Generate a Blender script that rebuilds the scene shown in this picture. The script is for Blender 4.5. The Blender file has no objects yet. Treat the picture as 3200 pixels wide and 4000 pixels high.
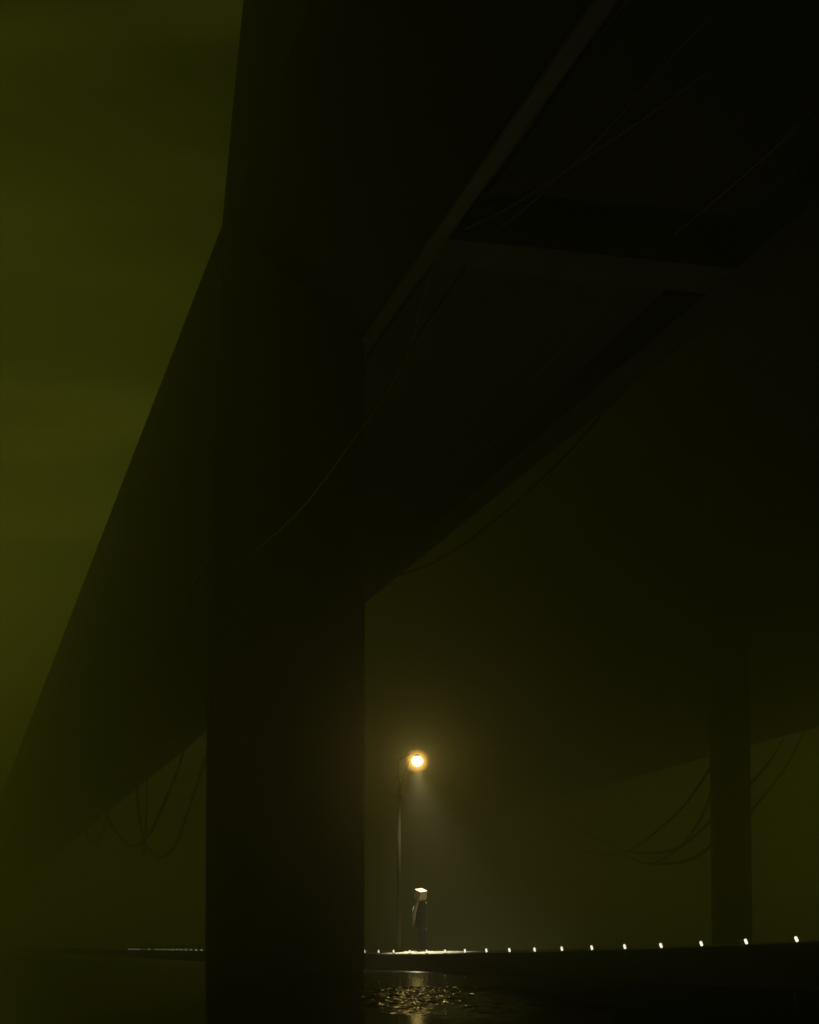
import bpy, bmesh, math, random
from mathutils import Vector, Matrix, Euler, noise
random.seed(7)
sc = bpy.context.scene
COL = sc.collection

# ------------------------------------------------------------------ camera
EYE = 0.75                      # eye height above the water (m)
F = 7000.0                      # focal length in photo pixels (3200 wide)
HZ = 3697.0                     # horizon row in the photo
cam = bpy.data.cameras.new("camera"); camo = bpy.data.objects.new("camera", cam); COL.objects.link(camo)
camo.location = (0, 0, EYE); camo.rotation_euler = (math.radians(90), 0, 0)
cam.sensor_fit = 'HORIZONTAL'; cam.sensor_width = 36; cam.lens = 36 * F / 3200
cam.shift_y = (HZ - 2000) / 3200
cam.clip_start = 0.5; cam.clip_end = 5000
sc.camera = camo

# ------------------------------------------------------------------ world: night sky glow of a town behind cloud
w = bpy.data.worlds.new("World"); sc.world = w; w.use_nodes = True
nt = w.node_tree; N = nt.nodes; L = nt.links
for n in list(N): N.remove(n)
out = N.new('ShaderNodeOutputWorld'); bg = N.new('ShaderNodeBackground')
tc = N.new('ShaderNodeTexCoord')
dot = N.new('ShaderNodeVectorMath'); dot.operation = 'DOT_PRODUCT'
dot.inputs[1].default_value = Vector((-0.80, 0.52, 0.30)).normalized()
L.new(tc.outputs['Generated'], dot.inputs[0])
glow = N.new('ShaderNodeMapRange'); glow.inputs[1].default_value = -0.6; glow.inputs[2].default_value = 1.0
glow.inputs[3].default_value = 0.0; glow.inputs[4].default_value = 1.0
L.new(dot.outputs['Value'], glow.inputs[0])
gp = N.new('ShaderNodeMath'); gp.operation = 'POWER'; gp.inputs[1].default_value = 1.6
L.new(glow.outputs[0], gp.inputs[0])
mp = N.new('ShaderNodeMapping'); mp.inputs['Scale'].default_value = (1.6, 1.6, 7.0)
mp.inputs['Rotation'].default_value = (0, math.radians(9), 0)
L.new(tc.outputs['Generated'], mp.inputs[0])
nz = N.new('ShaderNodeTexNoise'); nz.inputs['Scale'].default_value = 2.3; nz.inputs['Detail'].default_value = 5
nz.inputs['Distortion'].default_value = 0.6
L.new(mp.outputs[0], nz.inputs['Vector'])
cl = N.new('ShaderNodeMapRange'); cl.inputs[1].default_value = 0.35; cl.inputs[2].default_value = 0.68
cl.inputs[3].default_value = 0.15; cl.inputs[4].default_value = 2.6
L.new(nz.outputs['Fac'], cl.inputs[0])
mu = N.new('ShaderNodeMath'); mu.operation = 'MULTIPLY'
L.new(gp.outputs[0], mu.inputs[0]); L.new(cl.outputs[0], mu.inputs[1])
# one long cloud bank low on the left
sp2 = N.new('ShaderNodeSeparateXYZ'); L.new(tc.outputs['Generated'], sp2.inputs[0])
wz = N.new('ShaderNodeMath'); wz.operation = 'MULTIPLY_ADD'; wz.inputs[1].default_value = 0.07
L.new(nz.outputs['Fac'], wz.inputs[0]); L.new(sp2.outputs['Z'], wz.inputs[2])
e1 = N.new('ShaderNodeMapRange'); e1.interpolation_type = 'SMOOTHSTEP'
e1.inputs[1].default_value = 0.335; e1.inputs[2].default_value = 0.318; L.new(wz.outputs[0], e1.inputs[0])
e2 = N.new('ShaderNodeMapRange'); e2.interpolation_type = 'SMOOTHSTEP'
e2.inputs[1].default_value = 0.14; e2.inputs[2].default_value = 0.30; L.new(wz.outputs[0], e2.inputs[0])
eb = N.new('ShaderNodeMath'); eb.operation = 'MULTIPLY'; L.new(e1.outputs[0], eb.inputs[0]); L.new(e2.outputs[0], eb.inputs[1])
ec = N.new('ShaderNodeMath'); ec.operation = 'MULTIPLY_ADD'; ec.inputs[1].default_value = 3.6; ec.inputs[2].default_value = 1.0
L.new(eb.outputs[0], ec.inputs[0])
mu2 = N.new('ShaderNodeMath'); mu2.operation = 'MULTIPLY'; L.new(mu.outputs[0], mu2.inputs[0]); L.new(ec.outputs[0], mu2.inputs[1]); mu = mu2
SKY = 0.0158
st = N.new('ShaderNodeMath'); st.operation = 'MULTIPLY'; st.inputs[1].default_value = SKY
# brighter murk low along the horizon
sep = N.new('ShaderNodeSeparateXYZ'); L.new(tc.outputs['Generated'], sep.inputs[0])
ab = N.new('ShaderNodeMath'); ab.operation = 'ABSOLUTE'; L.new(sep.outputs['Z'], ab.inputs[0])
hm = N.new('ShaderNodeMath'); hm.operation = 'MULTIPLY'; hm.inputs[1].default_value = -8.0; L.new(ab.outputs[0], hm.inputs[0])
he = N.new('ShaderNodeMath'); he.operation = 'EXPONENT'; L.new(hm.outputs[0], he.inputs[0])
ha = N.new('ShaderNodeMath'); ha.operation = 'MULTIPLY_ADD'; ha.inputs[1].default_value = 12.8
L.new(he.outputs[0], ha.inputs[0]); L.new(mu.outputs[0], ha.inputs[2])
L.new(ha.outputs[0], st.inputs[0])
skc = N.new('ShaderNodeMix'); skc.data_type = 'RGBA'
skc.inputs[6].default_value = (0.92, 1.0, 0.075, 1); skc.inputs[7].default_value = (1.0, 0.93, 0.10, 1)
L.new(he.outputs[0], skc.inputs[0]); L.new(skc.outputs[2], bg.inputs['Color'])
L.new(st.outputs[0], bg.inputs['Strength']); L.new(bg.outputs[0], out.inputs['Surface'])

# ------------------------------------------------------------------ render look
sc.view_settings.view_transform = 'Standard'; sc.view_settings.look = 'None'
sc.view_settings.exposure = 0; sc.view_settings.gamma = 1
cy = sc.cycles
cy.max_bounces = 14; cy.volume_bounces = 12; cy.glossy_bounces = 3; cy.diffuse_bounces = 2
cy.sample_clamp_indirect = 0.6
cy.use_denoising = True
HAZE = 0.0112

# ------------------------------------------------------------------ helpers
def P(x, y, D):
    return Vector(((x - 1600) / F * D, D, EYE + (HZ - y) / F * D))

def ray_plane(x, y, h):
    """pixel -> point on the level plane h metres above the eye"""
    D = h * F / (HZ - y)
    return P(x, y, D)

def tag(o, label=None, cat=None, group=None, kind=None):
    if label: o['label'] = label
    if cat: o['category'] = cat
    if group: o['group'] = group
    if kind: o['kind'] = kind
    return o

def empty(name, loc=(0, 0, 0), rz=0):
    o = bpy.data.objects.new(name, None); COL.objects.link(o)
    o.location = loc; o.rotation_euler = (0, 0, rz); o.empty_display_size = .3
    return o

def link(name, bm, mat, parent=None, smooth=False, recalc=True):
    if recalc: bmesh.ops.recalc_face_normals(bm, faces=bm.faces)
    me = bpy.data.meshes.new(name); bm.to_mesh(me); bm.free()
    me.materials.append(mat)
    if smooth:
        for p in me.polygons: p.use_smooth = True
    o = bpy.data.objects.new(name, me); COL.objects.link(o)
    if parent: o.parent = parent
    return o

def box(bm, c, s, rot=None, bev=0.0):
    r = bmesh.ops.create_cube(bm, size=1.0)
    vs = r['verts']
    for v in vs:
        v.co = Vector((v.co.x * s[0], v.co.y * s[1], v.co.z * s[2]))
    if bev:
        es = {e for v in vs for e in v.link_edges}
        b = bmesh.ops.bevel(bm, geom=list(es), offset=bev, segments=2, affect='EDGES')
        vs = list({v for f in b['faces'] for v in f.verts} | {v for v in vs if v.is_valid})
    M = (rot.to_matrix() if rot else Matrix.Identity(3))
    for v in vs: v.co = M @ v.co + Vector(c)
    return vs

def tube(bm, pts, radii, seg=8, cap=True):
    rings = []
    n = len(pts); prev = None
    for i, p in enumerate(pts):
        t = (pts[min(i + 1, n - 1)] - pts[max(i - 1, 0)]).normalized()
        if prev is None:
            a = t.orthogonal().normalized()
        else:
            a = (prev - t * prev.dot(t)).normalized()
        prev = a; b = t.cross(a)
        r = radii[i] if isinstance(radii, (list, tuple)) else radii
        rings.append([bm.verts.new(p + (a * math.cos(2 * math.pi * k / seg) + b * math.sin(2 * math.pi * k / seg)) * r) for k in range(seg)])
    for i in range(n - 1):
        for k in range(seg):
            bm.faces.new((rings[i][k], rings[i][(k + 1) % seg], rings[i + 1][(k + 1) % seg], rings[i + 1][k]))
    if cap:
        bm.faces.new(rings[0]); bm.faces.new(rings[-1])

def catmull(pts, sub=8):
    res = []
    for i in range(len(pts) - 1):
        p0 = pts[max(i - 1, 0)]; p1 = pts[i]; p2 = pts[i + 1]; p3 = pts[min(i + 2, len(pts) - 1)]
        for k in range(sub):
            t = k / sub
            res.append(0.5 * ((2 * p1) + (p2 - p0) * t + (2 * p0 - 5 * p1 + 4 * p2 - p3) * t * t + (3 * p1 - p0 - 3 * p2 + p3) * t ** 3))
    res.append(pts[-1].copy())
    return res

def prism(bm, prof, v0, v1, step=None):
    """prof: (u, z) loop, extruded along +v (local y)"""
    n = len(prof)
    vs = [v0]
    if step:
        k = max(1, int((v1 - v0) / step)); vs = [v0 + (v1 - v0) * i / k for i in range(k + 1)]
    else: vs = [v0, v1]
    rings = [[bm.verts.new((u, v, z)) for u, z in prof] for v in vs]
    for a, b in zip(rings, rings[1:]):
        for i in range(n):
            bm.faces.new((a[i], a[(i + 1) % n], b[(i + 1) % n], b[i]))
    bm.faces.new(rings[0]); bm.faces.new(list(reversed(rings[-1])))

# ------------------------------------------------------------------ materials
def mat(name):
    m = bpy.data.materials.new(name); m.use_nodes = True
    return m, m.node_tree, m.node_tree.nodes['Principled BSDF']

def concrete(name, col, scale=0.35, rough=0.85, seams=True, streak=True, upright=False):
    m, t, b = mat(name); n = t.nodes; l = t.links
    tc = n.new('ShaderNodeTexCoord')
    mp = n.new('ShaderNodeMapping'); l.new(tc.outputs['Object'], mp.inputs[0])
    mp.inputs['Scale'].default_value = (1, 0.25 if not streak else 1, 0.18 if streak else 1)
    n1 = n.new('ShaderNodeTexNoise'); n1.inputs['Scale'].default_value = scale * 3; n1.inputs['Detail'].default_value = 8
    n1.inputs['Roughness'].default_value = 0.65
    l.new(mp.outputs[0], n1.inputs['Vector'])
    cr = n.new('ShaderNodeValToRGB')
    cr.color_ramp.elements[0].position = 0.3; cr.color_ramp.elements[0].color = tuple(c * 0.45 for c in col) + (1,)
    cr.color_ramp.elements[1].position = 0.7; cr.color_ramp.elements[1].color = tuple(min(1, c * 1.25) for c in col) + (1,)
    l.new(n1.outputs['Fac'], cr.inputs[0])
    last = cr.outputs[0]
    if seams:
        br = n.new('ShaderNodeTexBrick'); br.inputs['Scale'].default_value = 0.28
        br.inputs['Mortar Size'].default_value = 0.006; br.inputs['Color1'].default_value = (1, 1, 1, 1)
        br.inputs['Color2'].default_value = (.93, .93, .93, 1); br.inputs['Mortar'].default_value = (.7, .7, .7, 1)
        if upright:
            sp = n.new('ShaderNodeSeparateXYZ'); l.new(tc.outputs['Object'], sp.inputs[0])
            cx = n.new('ShaderNodeCombineXYZ'); l.new(sp.outputs['X'], cx.inputs['X']); l.new(sp.outputs['Z'], cx.inputs['Y'])
            l.new(cx.outputs[0], br.inputs['Vector'])
        else: l.new(tc.outputs['Object'], br.inputs['Vector'])
        mx = n.new('ShaderNodeMix'); mx.data_type = 'RGBA'; mx.blend_type = 'MULTIPLY'; mx.inputs[0].default_value = 1
        l.new(last, mx.inputs[6]); l.new(br.outputs['Color'], mx.inputs[7]); last = mx.outputs[2]
    l.new(last, b.inputs['Base Color'])
    b.inputs['Roughness'].default_value = rough
    n2 = n.new('ShaderNodeTexNoise'); n2.inputs['Scale'].default_value = 6; n2.inputs['Detail'].default_value = 6
    l.new(tc.outputs['Object'], n2.inputs['Vector'])
    bp = n.new('ShaderNodeBump'); bp.inputs['Strength'].default_value = 0.35; bp.inputs['Distance'].default_value = 0.03
    l.new(n2.outputs['Fac'], bp.inputs['Height']); l.new(bp.outputs[0], b.inputs['Normal'])
    return m

def plain(name, col, rough=0.6, metal=0.0, var=0.3, scale=12, spec=0.5):
    m, t, b = mat(name); n = t.nodes; l = t.links
    b.inputs['Specular IOR Level'].default_value = spec
    tc = n.new('ShaderNodeTexCoord'); n1 = n.new('ShaderNodeTexNoise'); n1.inputs['Scale'].default_value = scale
    n1.inputs['Detail'].default_value = 5; l.new(tc.outputs['Object'], n1.inputs['Vector'])
    cr = n.new('ShaderNodeValToRGB')
    cr.color_ramp.elements[0].color = tuple(c * (1 - var) for c in col) + (1,)
    cr.color_ramp.elements[1].color = tuple(min(1, c * (1 + var)) for c in col) + (1,)
    cr.color_ramp.elements[0].position = .35; cr.color_ramp.elements[1].position = .65
    l.new(n1.outputs['Fac'], cr.inputs[0]); l.new(cr.outputs[0], b.inputs['Base Color'])
    b.inputs['Roughness'].default_value = rough; b.inputs['Metallic'].default_value = metal
    bp = n.new('ShaderNodeBump'); bp.inputs['Strength'].default_value = 0.2; bp.inputs['Distance'].default_value = 0.01
    l.new(n1.outputs['Fac'], bp.inputs['Height']); l.new(bp.outputs[0], b.inputs['Normal'])
    return m

def emit(name, col, s):
    m, t, b = mat(name)
    b.inputs['Base Color'].default_value = (.8, .8, .8, 1)
    b.inputs['Emission Color'].default_value = col + (1,); b.inputs['Emission Strength'].default_value = s
    return m

M_DECK = concrete('sooty_concrete', (0.045, 0.045, 0.040), streak=False)
M_BEAM = concrete('pale_concrete', (0.10, 0.097, 0.086), streak=False)
M_PIER = concrete('streaked_concrete', (0.06, 0.057, 0.05), upright=True)
M_STEEL = plain('painted_steel', (0.07, 0.068, 0.06), 0.55, 0.2)
M_CABLE = plain('rubber_cable', (0.03, 0.03, 0.03), 0.35)
M_QUAY = concrete('quay_concrete', (0.07, 0.066, 0.055), seams=False, streak=False, scale=.8)
M_PAVE = concrete('pale_paving', (0.82, 0.78, 0.68), seams=False, streak=False, scale=1.2, rough=.55)
M_POLE = plain('rusty_pole', (0.026, 0.019, 0.010), 0.9, 0.0, scale=20, spec=.15)
M_COAT = plain('dark_coat', (0.010, 0.009, 0.008), 0.7, scale=40, spec=.25)
M_TROUS = plain('dark_trousers', (0.010, 0.009, 0.008), 0.9, scale=40, spec=.1)
M_SLEEVE = plain('pale_sleeve', (0.62, 0.56, 0.46), 0.6, scale=40)
M_SKIN = plain('skin', (0.45, 0.29, 0.20), 0.5, var=.08)
M_SHOE = plain('shoe_leather', (0.30, 0.16, 0.06), 0.35, var=.2)
M_BOX = plain('box_board', (0.78, 0.68, 0.52), 0.8, var=.08, scale=30)
M_MARK = emit('marker_lens', (1.0, 0.92, 0.70), 1.5)
M_BULB = emit('lamp_bulb', (1.0, 0.76, 0.22), 34.0)

def halo_material(R):
    """added amber halo, volume emission painting the lamp's bloom, densest at the bulb"""
    m = bpy.data.materials.new('amber_halo'); m.use_nodes = True; t = m.node_tree; n = t.nodes; l = t.links
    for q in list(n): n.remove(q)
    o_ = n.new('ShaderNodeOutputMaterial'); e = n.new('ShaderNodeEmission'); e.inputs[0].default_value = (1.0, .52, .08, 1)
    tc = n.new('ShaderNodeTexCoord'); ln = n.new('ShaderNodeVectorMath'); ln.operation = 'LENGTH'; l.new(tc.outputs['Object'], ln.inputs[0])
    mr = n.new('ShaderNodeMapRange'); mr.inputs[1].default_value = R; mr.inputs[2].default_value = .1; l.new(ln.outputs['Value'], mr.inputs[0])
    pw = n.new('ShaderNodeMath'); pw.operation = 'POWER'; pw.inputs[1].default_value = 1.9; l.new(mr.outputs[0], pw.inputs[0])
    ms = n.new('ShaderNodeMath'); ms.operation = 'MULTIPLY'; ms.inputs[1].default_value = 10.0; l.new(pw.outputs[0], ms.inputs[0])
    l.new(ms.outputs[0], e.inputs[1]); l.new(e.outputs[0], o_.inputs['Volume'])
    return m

# ------------------------------------------------------------------ water
def make_water():
    bm = bmesh.new()
    # a few real ripples where a gust touches the water below the lamp, dead calm elsewhere
    xs = [-600, -200, -60, -20, -6] + [-1.7 + .03 * i for i in range(177)] + [8, 20, 60, 200, 600]
    ys = [-30, 0, 8] + [16 + .06 * i for i in range(360)] + [38.5, 45, 60, 100, 200, 400, 660]
    def ripple(x, y):
        # ellipse torn along its rim
        e = math.hypot((x - .85) / 1.9, (y - 26.6) / 8.2) + .55 * noise.noise(Vector((x * 1.1, y * .35, 3.0)))
        k = max(0.0, min(1.0, (1.08 - e) / .35)); k = k * k * (3 - 2 * k)
        if k <= 0: return 0.0
        h = noise.noise(Vector((x * 2.0, y * 1.5, 0))) * .020 + noise.noise(Vector((x * 6.0, y * 4.2, 9))) * .026 + noise.noise(Vector((x * 11, y * 8.0, 5))) * .009
        return h * k
    grid = [[bm.verts.new((x, y, ripple(x, y) if -1.7 < x < 3.6 and 16 < y < 37.5 else 0.0)) for x in xs] for y in ys]
    for a, b_ in zip(grid, grid[1:]):
        for i in range(len(a) - 1): bm.faces.new((a[i], a[i + 1], b_[i + 1], b_[i]))
    m, t, b = mat('still_water'); n = t.nodes; l = t.links
    b.inputs['Base Color'].default_value = (0.006, 0.007, 0.004, 1)
    b.inputs['Anisotropic'].default_value = 1.0; b.inputs['IOR'].default_value = 1.33
    geo = n.new('ShaderNodeNewGeometry')
    mp = n.new('ShaderNodeMapping'); mp.inputs['Scale'].default_value = (0.16, 2.2, 1); l.new(geo.outputs['Position'], mp.inputs[0])
    calm = n.new('ShaderNodeTexNoise'); calm.inputs['Scale'].default_value = 2.0; calm.inputs['Detail'].default_value = 4
    l.new(mp.outputs[0], calm.inputs['Vector'])
    # a ruffled patch where a gust touches the water below the lamp
    mp2 = n.new('ShaderNodeMapping'); mp2.inputs['Scale'].default_value = (2.2, 0.9, 1); l.new(geo.outputs['Position'], mp2.inputs[0])
    rip = n.new('ShaderNodeTexNoise'); rip.inputs['Scale'].default_value = 1.6; rip.inputs['Detail'].default_value = 4
    rip.inputs['Roughness'].default_value = 0.6
    l.new(mp2.outputs[0], rip.inputs['Vector'])
    # elliptical mask with a torn edge
    off = n.new('ShaderNodeVectorMath'); off.operation = 'SUBTRACT'; off.inputs[1].default_value = (0.62, 24.4, 0)
    l.new(geo.outputs['Position'], off.inputs[0])
    scl = n.new('ShaderNodeVectorMath'); scl.operation = 'MULTIPLY'; scl.inputs[1].default_value = (1 / 1.15, 1 / 6.2, 1)
    l.new(off.outputs[0], scl.inputs[0])
    ln = n.new('ShaderNodeVectorMath'); ln.operation = 'LENGTH'; l.new(scl.outputs[0], ln.inputs[0])
    en = n.new('ShaderNodeTexNoise'); en.inputs['Scale'].default_value = 1.3; en.inputs['Detail'].default_value = 3
    l.new(mp2.outputs[0], en.inputs['Vector'])
    ad = n.new('ShaderNodeMath'); ad.operation = 'MULTIPLY_ADD'; ad.inputs[1].default_value = 0.9; ad.inputs[2].default_value = -0.45
    l.new(en.outputs['Fac'], ad.inputs[0])
    sm = n.new('ShaderNodeMath'); sm.operation = 'ADD'; l.new(ln.outputs['Value'], sm.inputs[0]); l.new(ad.outputs[0], sm.inputs[1])
    mk = n.new('ShaderNodeMapRange'); mk.inputs[1].default_value = 1.05; mk.inputs[2].default_value = 0.7
    mk.inputs[3].default_value = 0.0; mk.inputs[4].default_value = 1.0; l.new(sm.outputs[0], mk.inputs[0])
    b1 = n.new('ShaderNodeBump'); b1.inputs['Strength'].default_value = 1.0; b1.inputs['Distance'].default_value = 0.024
    l.new(calm.outputs['Fac'], b1.inputs['Height'])
    b2 = n.new('ShaderNodeBump'); b2.inputs['Distance'].default_value = 0.006
    l.new(mk.outputs[0], b2.inputs['Strength']); l.new(rip.outputs['Fac'], b2.inputs['Height']); l.new(b1.outputs[0], b2.inputs['Normal'])
    l.new(b2.outputs[0], b.inputs['Normal'])
    tg = n.new('ShaderNodeCombineXYZ'); tg.inputs['Y'].default_value = 1.0; l.new(tg.outputs[0], b.inputs['Tangent'])
    rr = n.new('ShaderNodeMapRange'); rr.inputs[4].default_value = 0.07
    sx = n.new('ShaderNodeSeparateXYZ'); l.new(geo.outputs['Position'], sx.inputs[0])
    rx = n.new('ShaderNodeMapRange'); rx.inputs[1].default_value = 0.8; rx.inputs[2].default_value = 3.2
    rx.inputs[3].default_value = 0.0; rx.inputs[4].default_value = 0.21; l.new(sx.outputs['X'], rx.inputs[0])
    rl = n.new('ShaderNodeMapRange'); rl.inputs[1].default_value = -3.5; rl.inputs[2].default_value = -0.8
    rl.inputs[3].default_value = 0.07; rl.inputs[4].default_value = 0.15; l.new(sx.outputs['X'], rl.inputs[0])
    ra = n.new('ShaderNodeMath'); ra.operation = 'ADD'; l.new(rx.outputs[0], ra.inputs[0]); l.new(rl.outputs[0], ra.inputs[1]); l.new(ra.outputs[0], rr.inputs[3])
    l.new(mk.outputs[0], rr.inputs[0]); l.new(rr.outputs[0], b.inputs['Roughness'])
    o = link('water', bm, m, smooth=True); tag(o, kind='structure')
make_water()

# ------------------------------------------------------------------ quay: kerb line running away to the left, ground behind
QS = -0.2714; QC = 14.93                       # X = QS*D + QC along the kerb edge
QT = math.atan(-QS)                            # turn of the quay frame
CQ = math.cos(QT); SQ = math.sin(QT)
UQ = QC * CQ                                   # lateral offset of the edge in the quay frame
def q_v(D):                                    # distance along the quay of the edge point at depth D
    X = QS * D + QC
    return -X * SQ + D * CQ
def q_D(v):                                    # inverse
    return (v + QC * SQ) / (CQ - QS * SQ)
def q_z(D):
    tab = [(18, 1.06), (26.8, .90), (30.7, .81), (36.4, .70), (44, .60), (54, .52), (66, .50), (9e9, .50)]
    for (a, za), (b_, zb) in zip(tab, tab[1:]):
        if D <= b_:
            if D <= a: return za
            return za + (zb - za) * (D - a) / (b_ - a)
    return .5
def quay_point(x, back=0.0, dz=0.0):
    D = 104478.0 / (x + 300)
    v = q_v(D); u = UQ + back
    return Vector((u * CQ - v * SQ, u * SQ + v * CQ, q_z(D) + camber(back) + dz))
def camber(b):
    return 0.0 if b < 0.32 else min(.075, .075 * (b - .32) / .8)
def ground_at(x, D):
    """point on the quay top in photo column x at depth D"""
    X = (x - 1600) / F * D
    b = (X - (QS * D + QC)) * CQ; v = -X * SQ + D * CQ
    return Vector((X, D, q_z(q_D(v)) + camber(b) + .003))

def make_quay():
    us = [(0.0, -0.6), (0.0, 0.0), (0.30, 0.0)]
    vlist = [q_v(15) + i * 1.5 for i in range(60)] + [q_v(15) + 90 + i * 12 for i in range(45)]
    bm = bmesh.new(); rows = []
    for v in vlist:
        z = q_z(q_D(v)) ; j = .006 * math.sin(v * 2.1) + .004 * math.sin(v * 5.3)
        rows.append([bm.verts.new((UQ + .02 + j, v, -1.0)), bm.verts.new((UQ + .02 + j, v, z - .14)), bm.verts.new((UQ - .03, v, z - .14)), bm.verts.new((UQ - .03, v, z - .02)),
                     bm.verts.new((UQ - .01, v, z)), bm.verts.new((UQ + .32, v, z)), bm.verts.new((UQ + .32, v, -1.0))])
    for a, b_ in zip(rows, rows[1:]):
        for i in range(len(a) - 1): bm.faces.new((a[i], a[i + 1], b_[i + 1], b_[i]))
    o = link('quay_kerb', bm, M_QUAY); tag(o, kind='structure'); o.rotation_euler.z = QT
    bm = bmesh.new(); rows = []
    bk = [.32, .7, 1.12, 2, 3.8, 6, 12, 40, 120, 400]
    for v in vlist:
        z = q_z(q_D(v))
        rows.append([bm.verts.new((UQ + k, v, z + camber(k) + .003)) for k in bk])
    for a, b_ in zip(rows, rows[1:]):
        for i in range(len(a) - 1): bm.faces.new((a[i], a[i + 1], b_[i + 1], b_[i]))
    o = link('quay_pavement', bm, M_PAVE); tag(o, kind='structure'); o.rotation_euler.z = QT
make_quay()

# ------------------------------------------------------------------ main bridge
VX = -225.0
B1 = math.atan((1600 - VX) / F); CB = math.cos(B1)
def make_bridge():
    root = empty('elevated_bridge', (0, 0, 0), B1)
    tag(root, 'near elevated concrete bridge passing overhead and carried by the broad pier in the water', 'bridge')
    h = 18.0
    k = lambda r: r * CB
    E = EYE
    # left box girder with leaning web
    bm = bmesh.new()
    prism(bm, [(k(8.34), E + 21.5), (k(8.37), E + 21.42), (k(12.38), E + 18.0), (k(12.735), E + 18.0), (k(12.735), E + 19.1), (k(12.735), E + 21.45)], -30, 620, 10)
    link('box_girder', bm, M_DECK, root)
    bm = bmesh.new()
    prism(bm, [(k(12.36), E + 17.88), (k(12.76), E + 17.88), (k(12.76), E + 17.998), (k(12.36), E + 17.998)], -30, 620, 12)
    link('girder_flange', bm, M_STEEL, root)
    bm = bmesh.new()
    prism(bm, [(k(12.737), E + 19.1), (k(21.06), E + 19.1), (k(21.06), E + 21.45), (k(12.737), E + 21.45)], -30, 620, 10)
    link('deck_slab', bm, M_DECK, root)
    bm = bmesh.new()
    prism(bm, [(k(21.062), E + 18.0), (k(21.64), E + 18.0), (k(21.66), E + 18.12), (k(22.16), E + 18.0), (k(22.18), E + 21.2), (k(21.062), E + 21.5)], -30, 620, 10)
    link('edge_beam', bm, M_DECK, root)
    # cross beam, paler than the slab
    for D in (45.6, ):
        bm = bmesh.new()
        v0 = (D - k(12.76) * math.sin(B1)) / CB
        box(bm, ((k(12.76) + k(21.06)) / 2, v0 + .95, E + 18.56), (k(21.06) - k(12.76) - .01, 1.9, 1.076), bev=.02)
        link('cross_beam', bm, M_BEAM, root)
    # thin service pipes under the slab, left bay
    for (a, r) in ((13.25, .055), (13.75, .04)):
        bm = bmesh.new()
        tube(bm, [Vector((k(a) + .03 * math.sin(i * 1.3), -20 + i * 4, E + 18.98)) for i in range(60)], r, 8)
        link('service_pipe', bm, M_CABLE, root)
    # broad pier that rises past the girder as a leaning tower
    Dp = 53.0
    bm = bmesh.new()
    edge = [(4300, 800, 1424), (3813, 801, 1424), (3300, 803, 1425), (2870, 806, 1425), (2300, 817, 1425), (1700, 834, 1424), (1300, 850, 1423), (905, 864, 1420), (450, 905, 1400), (0, 950, 1380), (-600, 1012, 1340)]
    rings = []
    for (y, xl, xr) in edge:
        a = P(xl, y, Dp); b_ = P(xr, y, Dp); c = .07; T = 3.6
        z = a.z
        x0, x1 = a.x, b_.x
        T2 = T
        # back face follows the bridge direction so that the sides stay hidden or slim
        sh = -T2 * .05
        rings.append([bm.verts.new(Vector(p)) for p in ((x0 + c, Dp, z), (x1 - c, Dp, z), (x1, Dp + c, z), (x1 + sh, Dp + T2 - c, z), (x1 + sh - c, Dp + T2, z), (x0 + c + .15, Dp + T2, z), (x0 + .15, Dp + T2 - c, z), (x0, Dp + c, z))])
    for a, b_ in zip(rings, rings[1:]):
        for i in range(8): bm.faces.new((a[i], a[(i + 1) % 8], b_[(i + 1) % 8], b_[i]))
    bm.faces.new(rings[0]); bm.faces.new(rings[-1])
    M = Matrix.Rotation(-B1, 4, 'Z')
    for v in bm.verts: v.co = M @ v.co
    link('pier', bm, M_PIER, root)
make_bridge()

def make_bridge2():
    VX2 = 60.0; h2 = 27.0
    t = math.atan((1600 - VX2) / F); c = math.cos(t)
    root = empty('elevated_bridge', (0, 0, 0), t)
    tag(root, 'far wide elevated bridge beyond the near one, fading into the haze on its slim pier', 'bridge')
    bm = bmesh.new()
    h3 = 42.0                                   # inner side, the soffit falls towards the outer edge
    XL, XR = h3 * c, 3.655 * h2 * c; E = EYE
    prism(bm, [(XL, E + h3), (XR - 2.5, E + h2), (XR - 2.4, E + h2 + .15), (XR, E + h2 ), (XR, E + h2 + 2.2), (XL, E + h3 + 2.2)], -30, 620, 10)
    link('deck', bm, M_DECK, root)
    D = 135.0
    bm = bmesh.new(); rings = []
    for (y, xl, xr) in ((3740, 2801, 2942), (3300, 2798, 2936), (2950, 2795, 2932), (HZ - 37.5 * F / D, 2770, 2912)):
        a = P(xl, y, D); b_ = P(xr, y, D); z = a.z
        rings.append([bm.verts.new(p) for p in (Vector((a.x, D, z)), Vector((b_.x, D, z)), Vector((b_.x - .3, D + 3, z)), Vector((a.x + .1, D + 3, z)))])
    for a, b_ in zip(rings, rings[1:]):
        for i in range(4): bm.faces.new((a[i], a[(i + 1) % 4], b_[(i + 1) % 4], b_[i]))
    bm.faces.new(rings[0]); bm.faces.new(rings[-1])
    M = Matrix.Rotation(-t, 4, 'Z')
    for v in bm.verts: v.co = M @ v.co
    link('pier', bm, M_PIER, root)
make_bridge2()

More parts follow.
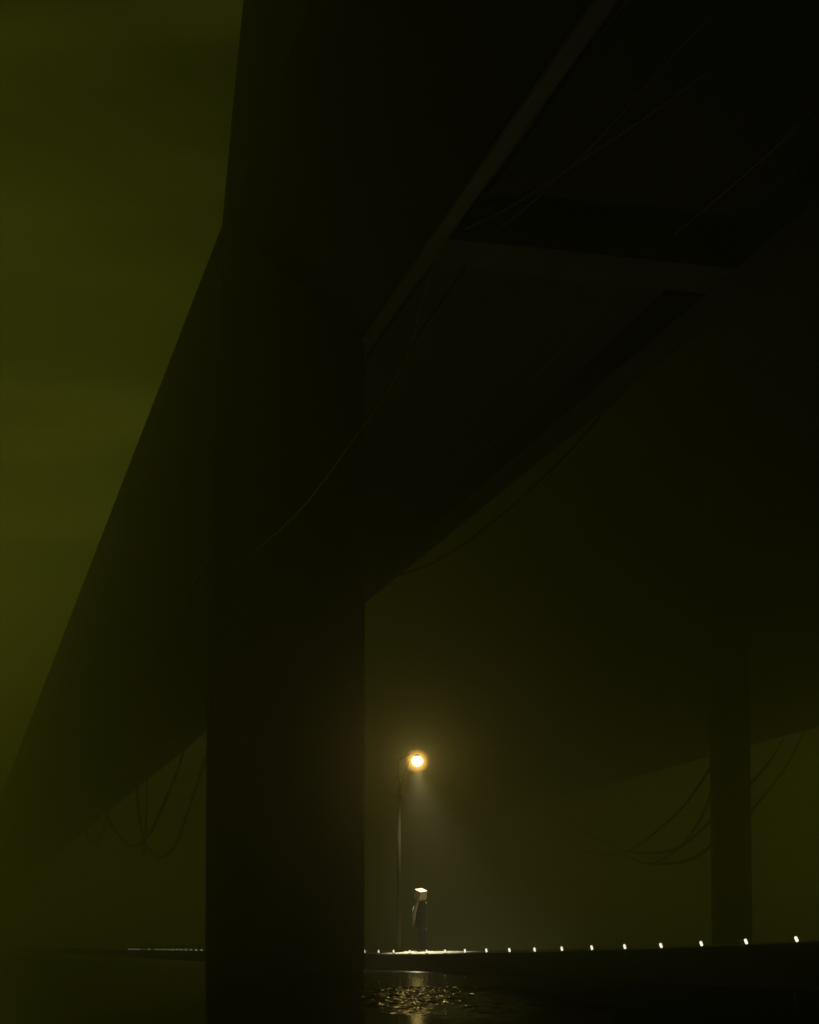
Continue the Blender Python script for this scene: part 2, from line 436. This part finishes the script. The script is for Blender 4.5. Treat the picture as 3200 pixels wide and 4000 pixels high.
# ------------------------------------------------------------------ hanging cables
def cable(label, px, hA, hB, wpx, group, DA=None, DB=None, m=None):
    """px: photo points of one cable. Its ends hang from level undersides hA / hB above the eye;
    every other point lies in the vertical plane through the two ends."""
    A = P(*px[0], DA) if DA else ray_plane(*px[0], hA)
    B = P(*px[-1], DB) if DB else ray_plane(*px[-1], hB)
    d = B - A
    nrm = Vector((d.y, -d.x, 0))
    pts = [A]
    for (x, y) in px[1:-1]:
        r = Vector(((x - 1600) / F, 1, (HZ - y) / F))
        o = Vector((0, 0, EYE))
        den = r.dot(nrm)
        t = (A - o).dot(nrm) / den
        pts.append(o + r * t)
    pts.append(B)
    Dm = sum(p.y for p in pts) / len(pts)
    rad = wpx / 2 * Dm / F
    sp = catmull(pts, 6)
    bm = bmesh.new(); tube(bm, sp, rad, 6)
    o = link('hanging_cable', bm, m or M_CABLE, smooth=True)
    tag(o, label, 'cable', group)
    # small anchor plates where it is fixed
    for q, dirn in ((A, 1), (B, 1)):
        bb = bmesh.new(); box(bb, (q.x, q.y, q.z + .03), (rad * 6, rad * 6, .06), bev=.005)
        link('anchor_plate', bb, M_STEEL, o)
    return o
M_WIRE = plain('bright_wire', (0.30, 0.285, 0.25), 0.35, 0.3)
G1 = 'cables hanging under the near bridge'
cable('thick cable looping clear of the near bridge edge against the haze',
      [(1562, 2247), (1640, 2220), (1706, 2190), (1822, 2120), (1909, 2050), (1996, 1981), (2077, 1906), (2200, 1790), (2304, 1674), (2374, 1593), (2436, 1537), (2545, 1409), (2640, 1285), (2752, 1143)], 18, 19.05, 11, G1)
cable('steep thin cable running up to the top of the picture under the near bridge',
      [(1943, 902), (2080, 790), (2219, 662), (2303, 581), (2440, 432), (2560, 296), (2700, 145), (2900, -75)], 18.02, 19.08, 5, G1, m=M_WIRE)
cable('long slack cable starting nearest the girder flange by the cross beam',
      [(1825, 892), (1960, 827), (2141, 712), (2303, 605), (2440, 515), (2584, 415), (2790, 262), (2978, 108), (3150, -35)], 18.02, 19.08, 6, G1, m=M_WIRE)
cable('straight thin cable crossing the upper right corner under the near bridge',
      [(2643, 912), (2760, 812), (2880, 710), (2980, 622), (3077, 532), (3200, 404), (3330, 262)], 18.02, 19.08, 5, G1, m=M_WIRE)
cable('long drooping cable from the cross beam down across the broad pier',
      [(1684, 1037), (1665, 1130), (1638, 1222), (1599, 1370), (1539, 1488), (1462, 1612), (1376, 1723), (1242, 1909), (1109, 2057), (923, 2213)], 18.0, 0, 5, G1, DB=52.8, m=M_WIRE)
cable('short cable from the cross beam joining the long drooping one',
      [(1815, 1047), (1737, 1163), (1690, 1230), (1648, 1284), (1605, 1366)], 18.0, 0, 6, G1, DB=46.3)
cable('thin cable under the middle of the near bridge beyond the cross beam',
      [(2426, 1114), (2355, 1195), (2279, 1281), (2180, 1385), (2072, 1492)], 18.0, 19.08, 5, G1, m=M_WIRE)
cable('short taut cable beside the edge beam at the right side of the picture',
      [(2948, 986), (3020, 955), (3095, 912), (3200, 850), (3290, 790)], 19.08, 18.0, 6, G1, m=M_WIRE)
G2 = 'slack cables under the far end of the near bridge'
cable('narrow looping cable farthest left under the distant bridge',
      [(470, 2975), (464, 2992), (443, 3076), (417, 3196), (391, 3279), (370, 3300), (344, 3274), (330, 3200), (322, 3060)], 20, 20, 10, G2)
cable('middle looping cable left of the broad pier, its bottom touching the straight one',
      [(722, 2920), (700, 2990), (678, 3055), (626, 3170), (579, 3269), (522, 3305), (470, 3269), (428, 3206), (400, 3100), (380, 2980)], 19.1, 20, 12, G2)
cable('lowest looping cable just left of the broad pier',
      [(815, 2890), (806, 2950), (751, 3123), (704, 3258), (668, 3326), (621, 3352), (580, 3315), (556, 3260), (540, 3150), (530, 3020)], 19.1, 19.1, 12, G2)
def drop_cable():
    A = ray_plane(576, 2872, 19.1); D = A.y
    bm = bmesh.new()
    tube(bm, catmull([A, P(574, 3096, D), P(567, 3274, D), P(561, 3342, D)], 6), 9 / 2 * D / F, 6)
    o = link('hanging_cable', bm, M_CABLE, smooth=True)
    tag(o, 'straight loose cable end dangling between the loops left of the broad pier', 'cable', G2)
drop_cable()
G3 = 'slack cables strung under the far bridge'
PD = 134.8
cable('slack cable with the leftmost start, its right end fixed near the slim pier top',
      [(2104, 3142), (2174, 3242), (2257, 3308), (2348, 3336), (2435, 3332), (2500, 3298), (2580, 3235), (2675, 3145), (2800, 2965)], 26.95, 0, 8.5, G3, DB=PD)
cable('slack cable reaching the slim pier halfway up its left side',
      [(2153, 3131), (2237, 3207), (2310, 3265), (2395, 3308), (2470, 3327), (2557, 3333), (2640, 3315), (2716, 3265), (2808, 3172)], 26.95, 0, 9.5, G3, DB=PD)
cable('lowest slack cable, meeting the left side of the slim pier lowest down',
      [(2257, 3112), (2317, 3205), (2370, 3275), (2435, 3332), (2510, 3368), (2600, 3375), (2700, 3355), (2806, 3285)], 26.95, 0, 9.5, G3, DB=PD)
cable('short slack cable left of the slim pier with the steepest left side',
      [(2290, 3092), (2330, 3190), (2400, 3300), (2480, 3360), (2550, 3372), (2620, 3335), (2690, 3270), (2760, 3150), (2803, 2960)], 26.95, 0, 6.5, G3, DB=PD)
cable('upper of the two cables rising right from the slim pier to the far bridge',
      [(2925, 3070), (2965, 3028), (3000, 2985), (3035, 2932), (3068, 2872)], 0, 26.95, 9, G3, DA=PD)
cable('lower of the two cables rising right from the slim pier to the far bridge',
      [(2927, 3178), (2985, 3110), (3040, 3040), (3095, 2955), (3145, 2850)], 0, 26.95, 9, G3, DA=PD)

# ------------------------------------------------------------------ street lamp
LAMP = ground_at(1558, 59.2)
def make_lamp():
    base = LAMP.copy(); D = base.y
    root = empty('street_lamp', base)
    tag(root, 'tall rusty street lamp shining yellow over the figure with a box on its head', 'street lamp')
    def Lp(x, y, dd=0): return P(x, y, D + dd) - base
    bx = Lp(1558, 3700).x
    s = D / F
    zt = Lp(1558, 3108).z
    bm = bmesh.new(); tube(bm, [Vector((bx, 0, -.02)), Vector((bx, 0, zt * .5)), Vector((bx, 0, zt))], [7.8 * s, 7.4 * s, 6.8 * s], 16)
    link('pole', bm, M_POLE, root, smooth=True)
    bm = bmesh.new(); box(bm, (bx, 0, .02), (.34, .34, .04), bev=.006)
    for a in (-1, 1):
        for b_ in (-1, 1): tube(bm, [Vector((bx + a * .12, b_ * .12, .03)), Vector((bx + a * .12, b_ * .12, .075))], .014, 6)
    link('base_plate', bm, M_POLE, root)
    bm = bmesh.new(); tube(bm, [Vector((bx, 0, zt - .03)), Vector((bx, 0, zt + .04))], [8.4 * s] * 2, 16)
    link('collar', bm, M_POLE, root)
    z2 = Lp(0, 2966).z
    bm = bmesh.new(); tube(bm, [Vector((bx, 0, zt)), Vector((bx, 0, z2))], [4.6 * s, 4.2 * s], 12)
    link('upper_pole', bm, M_POLE, root, smooth=True)
    zk = Lp(0, 3036).z
    bm = bmesh.new(); tube(bm, [Vector((bx, 0, zk - .03)), Vector((bx, 0, zk + .03))], [7.5 * s] * 2, 12)
    tube(bm, [Vector((bx + .03, -.02, zk)), Vector((bx + .09, -.04, zk))], .02, 6)
    link('bracket', bm, M_POLE, root)
    arm = catmull([Lp(1561, 3100), Lp(1571, 3060), Lp(1584, 3015), Lp(1592, 2990), Lp(1600, 2974)], 6)
    bm = bmesh.new(); tube(bm, arm, 3.2 * s, 8)
    link('arm', bm, M_POLE, root, smooth=True)
    bm = bmesh.new(); tube(bm, [Vector((bx, 0, z2 - .03)), Lp(1590, 2950), Lp(1624, 2947)], 2.6 * s, 8)
    link('arm', bm, M_POLE, root, smooth=True)
    # round bulb under a small cap, inside an added sphere of painted glow
    c = Lp(1630, 2974)
    bm = bmesh.new(); tube(bm, [c + Vector((0, 0, .15)), c + Vector((0, 0, .21)), c + Vector((0, 0, .25))], [.11, .08, .03], 16)
    link('lamp_cap', bm, M_POLE, root)
    bm = bmesh.new(); bmesh.ops.create_uvsphere(bm, u_segments=32, v_segments=20, radius=.165)
    for v in bm.verts: v.co = Vector((v.co.x * 1.08, v.co.y, v.co.z * .95)) + c
    link('bulb', bm, M_BULB, root, smooth=True)
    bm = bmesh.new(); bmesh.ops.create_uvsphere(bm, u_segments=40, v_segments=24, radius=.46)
    g = link('lamp_halo', bm, halo_material(.46), root, smooth=True); g.location = c
    wp = base + c
    sp = bpy.data.lights.new('lamp_light', 'SPOT'); so = bpy.data.objects.new('lamp_light', sp); COL.objects.link(so)
    so.parent = root; so.location = c + Vector((0, 0, -.24)); so.rotation_euler = Vector((.75, -2.1, -5.6)).to_track_quat('-Z', 'Y').to_euler()
    sp.energy = 7000; sp.color = (1.0, .86, .50); sp.spot_size = math.radians(70); sp.spot_blend = 1.0; sp.shadow_soft_size = .09
    return wp
LW = make_lamp()

# ------------------------------------------------------------------ marker lights along the kerb
def marker_x(i): return -300 + 1.0 / (1.0 / 3392.0 + i * 0.1812e-4)
ORD = ['first', 'second', 'third', 'fourth', 'fifth', 'sixth', 'seventh', 'eighth', 'ninth', 'tenth', 'eleventh', 'twelfth', 'thirteenth', 'fourteenth', 'fifteenth', 'sixteenth', 'seventeenth', 'eighteenth']
def make_marker():
    root = empty('marker_light')
    bm = bmesh.new(); box(bm, (0, 0, .012), (.10, .10, .024), bev=.004)
    tube(bm, [Vector((0, .02, .02)), Vector((0, .02, .11))], .012, 6)
    link('stem', bm, M_STEEL, root)
    bm = bmesh.new()
    box(bm, (0, -.012, .075), (.052, .03, .105), bev=.010)
    link('lens', bm, M_MARK, root)
    return root
G4 = 'white marker lights along the kerb'
proto = make_marker(); first = True
skip = {48, 49, 46}
left = 0
for i in list(range(0, 54)):
    if i in skip: continue
    x = marker_x(i)
    if i == 0: x = 3092
    if first: o = proto; first = False
    else:
        o = proto.copy(); COL.objects.link(o)
        for ch in proto.children:
            c = ch.copy(); COL.objects.link(c); c.parent = o
    # the row stands just behind the edge; the posts have been knocked askew along the row
    o.location = quay_point(x, .12)
    D = o.location.y
    s = (x - 1500) / 1600
    lean = -.42 * max(0, s) ** .8 if s > 0 else .55 * min(1, -s * 1.5)
    o.rotation_euler = (0, lean + random.uniform(-.03, .03), 0)
    o.scale = (1.0, 1.0, 1.0)
    o.scale = (.95, .95, .95) if s > 0 else ((.85, .9, .9) if x > 806 else (.7, .8, .75))
    o['category'] = 'marker light'; o['group'] = G4
    if i < 12:
        o['label'] = 'small white kerb marker light, %s from the right edge of the picture' % ORD[i]
    elif i == 12:
        o['label'] = 'small white kerb marker light hidden behind the legs of the figure'
    elif i < 16:
        o['label'] = 'small white kerb marker light, %s to the left of the figure in the lamplight' % ORD[i - 13]
    elif x > 806:
        o['label'] = 'small white kerb marker light hidden behind the broad bridge pier'
    else:
        o['label'] = 'tiny distant kerb marker light, %s to the left of the broad pier' % ORD[left]
        left += 1

# ------------------------------------------------------------------ person with a box over the head
def make_person():
    base = ground_at(1652, 58.0)
    D = base.y
    # fit the standing point to the photo column
    k = 2.03 / 2.03
    H = (3717 - 3470) / F * D          # total height to the box top
    s = D / F                          # metres per photo pixel at the figure
    foot = HZ + (EYE - base.z) * F / D
    def J(x, y, dy=0.0): return Vector(((x - 1652) * s, dy, (foot - y) * s))
    me = bpy.data.meshes.new('person')
    V = []; Ed = []; R = []
    def add(p, r, par=None):
        V.append(p); R.append(r)
        if par is not None: Ed.append((par, len(V) - 1))
        return len(V) - 1
    pel = add(J(1648, 3606), (.155, .13))
    bel = add(J(1648, 3580), (.15, .12), pel)
    che = add(J(1647, 3550), (.165, .13), bel)
    shc = add(J(1645, 3529), (.12, .10), che)
    nk = add(J(1644, 3517), (.055, .055), shc)
    hd = add(J(1643, 3503), (.085, .095), nk)
    add(J(1642, 3489), (.075, .085), hd)
    # arms: near arm bent a little, far arm hanging (person turned three quarters left)
    la = add(J(1630, 3532, -.10), (.062, .062), shc)
    le = add(J(1621, 3562, -.12), (.050, .050), la)
    lw = add(J(1617, 3592, -.15), (.036, .036), le)
    lh = add(J(1615, 3600, -.16), (.040, .024), lw)
    ra = add(J(1661, 3532, .10), (.062, .062), shc)
    re = add(J(1664, 3564, .13), (.050, .050), ra)
    rw = add(J(1661, 3594, .12), (.036, .036), re)
    rh = add(J(1660, 3602, .11), (.040, .024), rw)
    # legs
    for (kx, ky, ax, dy, tx) in ((1642, 3664, 1645, -.09, 1632), (1655, 3664, 1658, .09, 1648)):
        hp = add(J((kx + 1648) / 2, 3620, dy), (.10, .10), pel)
        kn = add(J(kx, ky, dy), (.066, .066), hp)
        an = add(J(ax, 3706, dy), (.042, .042), kn)
        add(J(tx, 3712.5, dy - .03), (.034, .024), an)
    # fingers: five unequal, slightly curled, each rooted in the palm
    for (h, dy0, sx) in ((lh, -.16, -1), (rh, .11, -1)):
        b_ = V[h]
        for q, (ox, ln) in enumerate(((-.030, .062), (-.012, .080), (.006, .086), (.022, .078))):
            p1 = add(b_ + Vector((-.004, ox, -.045)), (.0095, .0095), h)
            p2 = add(b_ + Vector((-.010, ox * 1.15, -.045 - ln * .55)), (.0088, .0088), p1)
            add(b_ + Vector((.004, ox * 1.2, -.045 - ln)), (.0078, .0078), p2)
        t1 = add(b_ + Vector((-.026, -.022, -.020)), (.011, .011), h)
        add(b_ + Vector((-.036, -.026, -.052)), (.0095, .0095), t1)
    me.from_pydata(V, Ed, [])
    o = bpy.data.objects.new('person', me); COL.objects.link(o); o.location = base
    sk = o.modifiers.new('skin', 'SKIN')
    for i, r in enumerate(R): me.skin_vertices[0].data[i].radius = r
    me.skin_vertices[0].data[0].use_root = True
    sk.use_smooth_shade = True
    sb = o.modifiers.new('sub', 'SUBSURF'); sb.levels = 2; sb.render_levels = 2
    me.materials.append(M_SKIN)
    tag(o, 'person in a dark coat under the street lamp with a box over the head', 'person')
    # coat: lofted from rings
    def loft(name, rings, m, seg=22, thick=.005, rough=.006):
        bm = bmesh.new(); rr = []
        for j, (c, rx, ry) in enumerate(rings):
            ring = []
            for q in range(seg):
                a = 2 * math.pi * q / seg
                f = 1 + rough * 3 * math.sin(5 * a + j * .9) + rough * 2 * math.sin(9 * a - j * 1.7)
                ring.append(bm.verts.new(c + Vector((rx * math.cos(a) * f, ry * math.sin(a) * f, 0))))
            rr.append(ring)
        for a, b_ in zip(rr, rr[1:]):
            for q in range(seg): bm.faces.new((a[q], a[(q + 1) % seg], b_[(q + 1) % seg], b_[q]))
        ob = link(name, bm, m, o, smooth=True)
        so_ = ob.modifiers.new('thick', 'SOLIDIFY'); so_.thickness = thick; so_.offset = 0
        return ob
    coat = loft('coat', [(J(1645, 3518), .075, .075), (J(1645, 3523), .12, .13), (J(1646, 3530), .165, .19), (J(1648, 3545), .185, .205),
                         (J(1649, 3565), .185, .195), (J(1648, 3585), .185, .19), (J(1646, 3605), .195, .20), (J(1644, 3626), .205, .215), (J(1645, 3634), .19, .205)], M_COAT)
    def sleeve(pts, rad):
        bm = bmesh.new(); tube(bm, catmull(pts, 5), rad, 12, cap=False)
        ob = link('sleeve', bm, M_SLEEVE, o, smooth=True)
        so_ = ob.modifiers.new('thick', 'SOLIDIFY'); so_.thickness = .008; so_.offset = 0
        return ob
    sleeve([J(1633, 3525, -.08), J(1626, 3540, -.10), J(1619, 3560, -.12), J(1617, 3576, -.14), J(1616, 3592, -.15)], [.075 - .001 * q for q in range(21)])
    sleeve([J(1658, 3525, .10), J(1662, 3545, .12), J(1664, 3564, .13), J(1662, 3580, .125), J(1661, 3592, .12)], .066)
    for (pts, rd) in (([J(1647, 3615, -.09), J(1643, 3640, -.09), J(1642, 3664, -.09), J(1644, 3685, -.09), J(1646, 3707, -.09)], (.118, .098)),
                      ([J(1652, 3615, .09), J(1655, 3640, .09), J(1655, 3664, .09), J(1657, 3685, .09), J(1659, 3707, .09)], (.118, .098))):
        bm = bmesh.new(); sp = catmull(pts, 5)
        tube(bm, sp, [.118 - .043 * i / (len(sp) - 1) for i in range(len(sp))], 14, cap=False)
        ob = link('trouser_leg', bm, M_TROUS, o, smooth=True)
        so_ = ob.modifiers.new('thick', 'SOLIDIFY'); so_.thickness = .008; so_.offset = 0
    # shoes, toes pointing left
    for (x, dy) in ((1640, -.10), (1652, .08)):
        bm = bmesh.new(); c = J(x, 3716, dy)
        prof = [(.10, .045, .085), (.06, .05, .095), (.0, .048, .075), (-.08, .052, .055), (-.15, .048, .045), (-.185, .025, .03)]
        rr = []
        for (dx, wy, hz) in prof:
            rr.append([bm.verts.new(c + Vector((dx, wy * math.cos(a), .004 + max(0, hz * math.sin(a))))) for a in [math.pi * q / 8 for q in range(9)]])
        for a, b_ in zip(rr, rr[1:]):
            for q in range(8): bm.faces.new((a[q], a[q + 1], b_[q + 1], b_[q]))
            bm.faces.new((a[8], a[0], b_[0], b_[8]))
        bm.faces.new(rr[0]); bm.faces.new(rr[-1])
        link('shoe', bm, M_SHOE, o, smooth=True)
    # the box, tipped towards the water
    bm = bmesh.new()
    S = 38 * s
    vs = box(bm, (0, 0, 0), (S * 1.0, S * .86, S * 1.0), bev=.004)
    rot = Matrix.Rotation(math.radians(21), 3, 'X') @ Matrix.Rotation(math.radians(8), 3, 'Y') @ Matrix.Rotation(math.radians(42), 3, 'Z')
    c = J(1643, 3495)
    for v in bm.verts: v.co = rot @ v.co + c
    link('head_box', bm, M_BOX, o)
make_person()

# ------------------------------------------------------------------ haze: one even box of air round camera and scene
def make_haze():
    bm = bmesh.new()
    box(bm, (0, 310, 23.5), (1300, 730, 49))
    m = bpy.data.materials.new('haze_air'); m.use_nodes = True
    t = m.node_tree
    for n in list(t.nodes): t.nodes.remove(n)
    o_ = t.nodes.new('ShaderNodeOutputMaterial'); v = t.nodes.new('ShaderNodeVolumePrincipled')
    v.inputs['Color'].default_value = (.92, .92, .80, 1); v.inputs['Density'].default_value = HAZE
    v.inputs['Anisotropy'].default_value = 0.93
    t.links.new(v.outputs[0], o_.inputs['Volume'])
    o = link('haze', bm, m); tag(o, kind='stuff')
    o.display_type = 'WIRE'
make_haze()
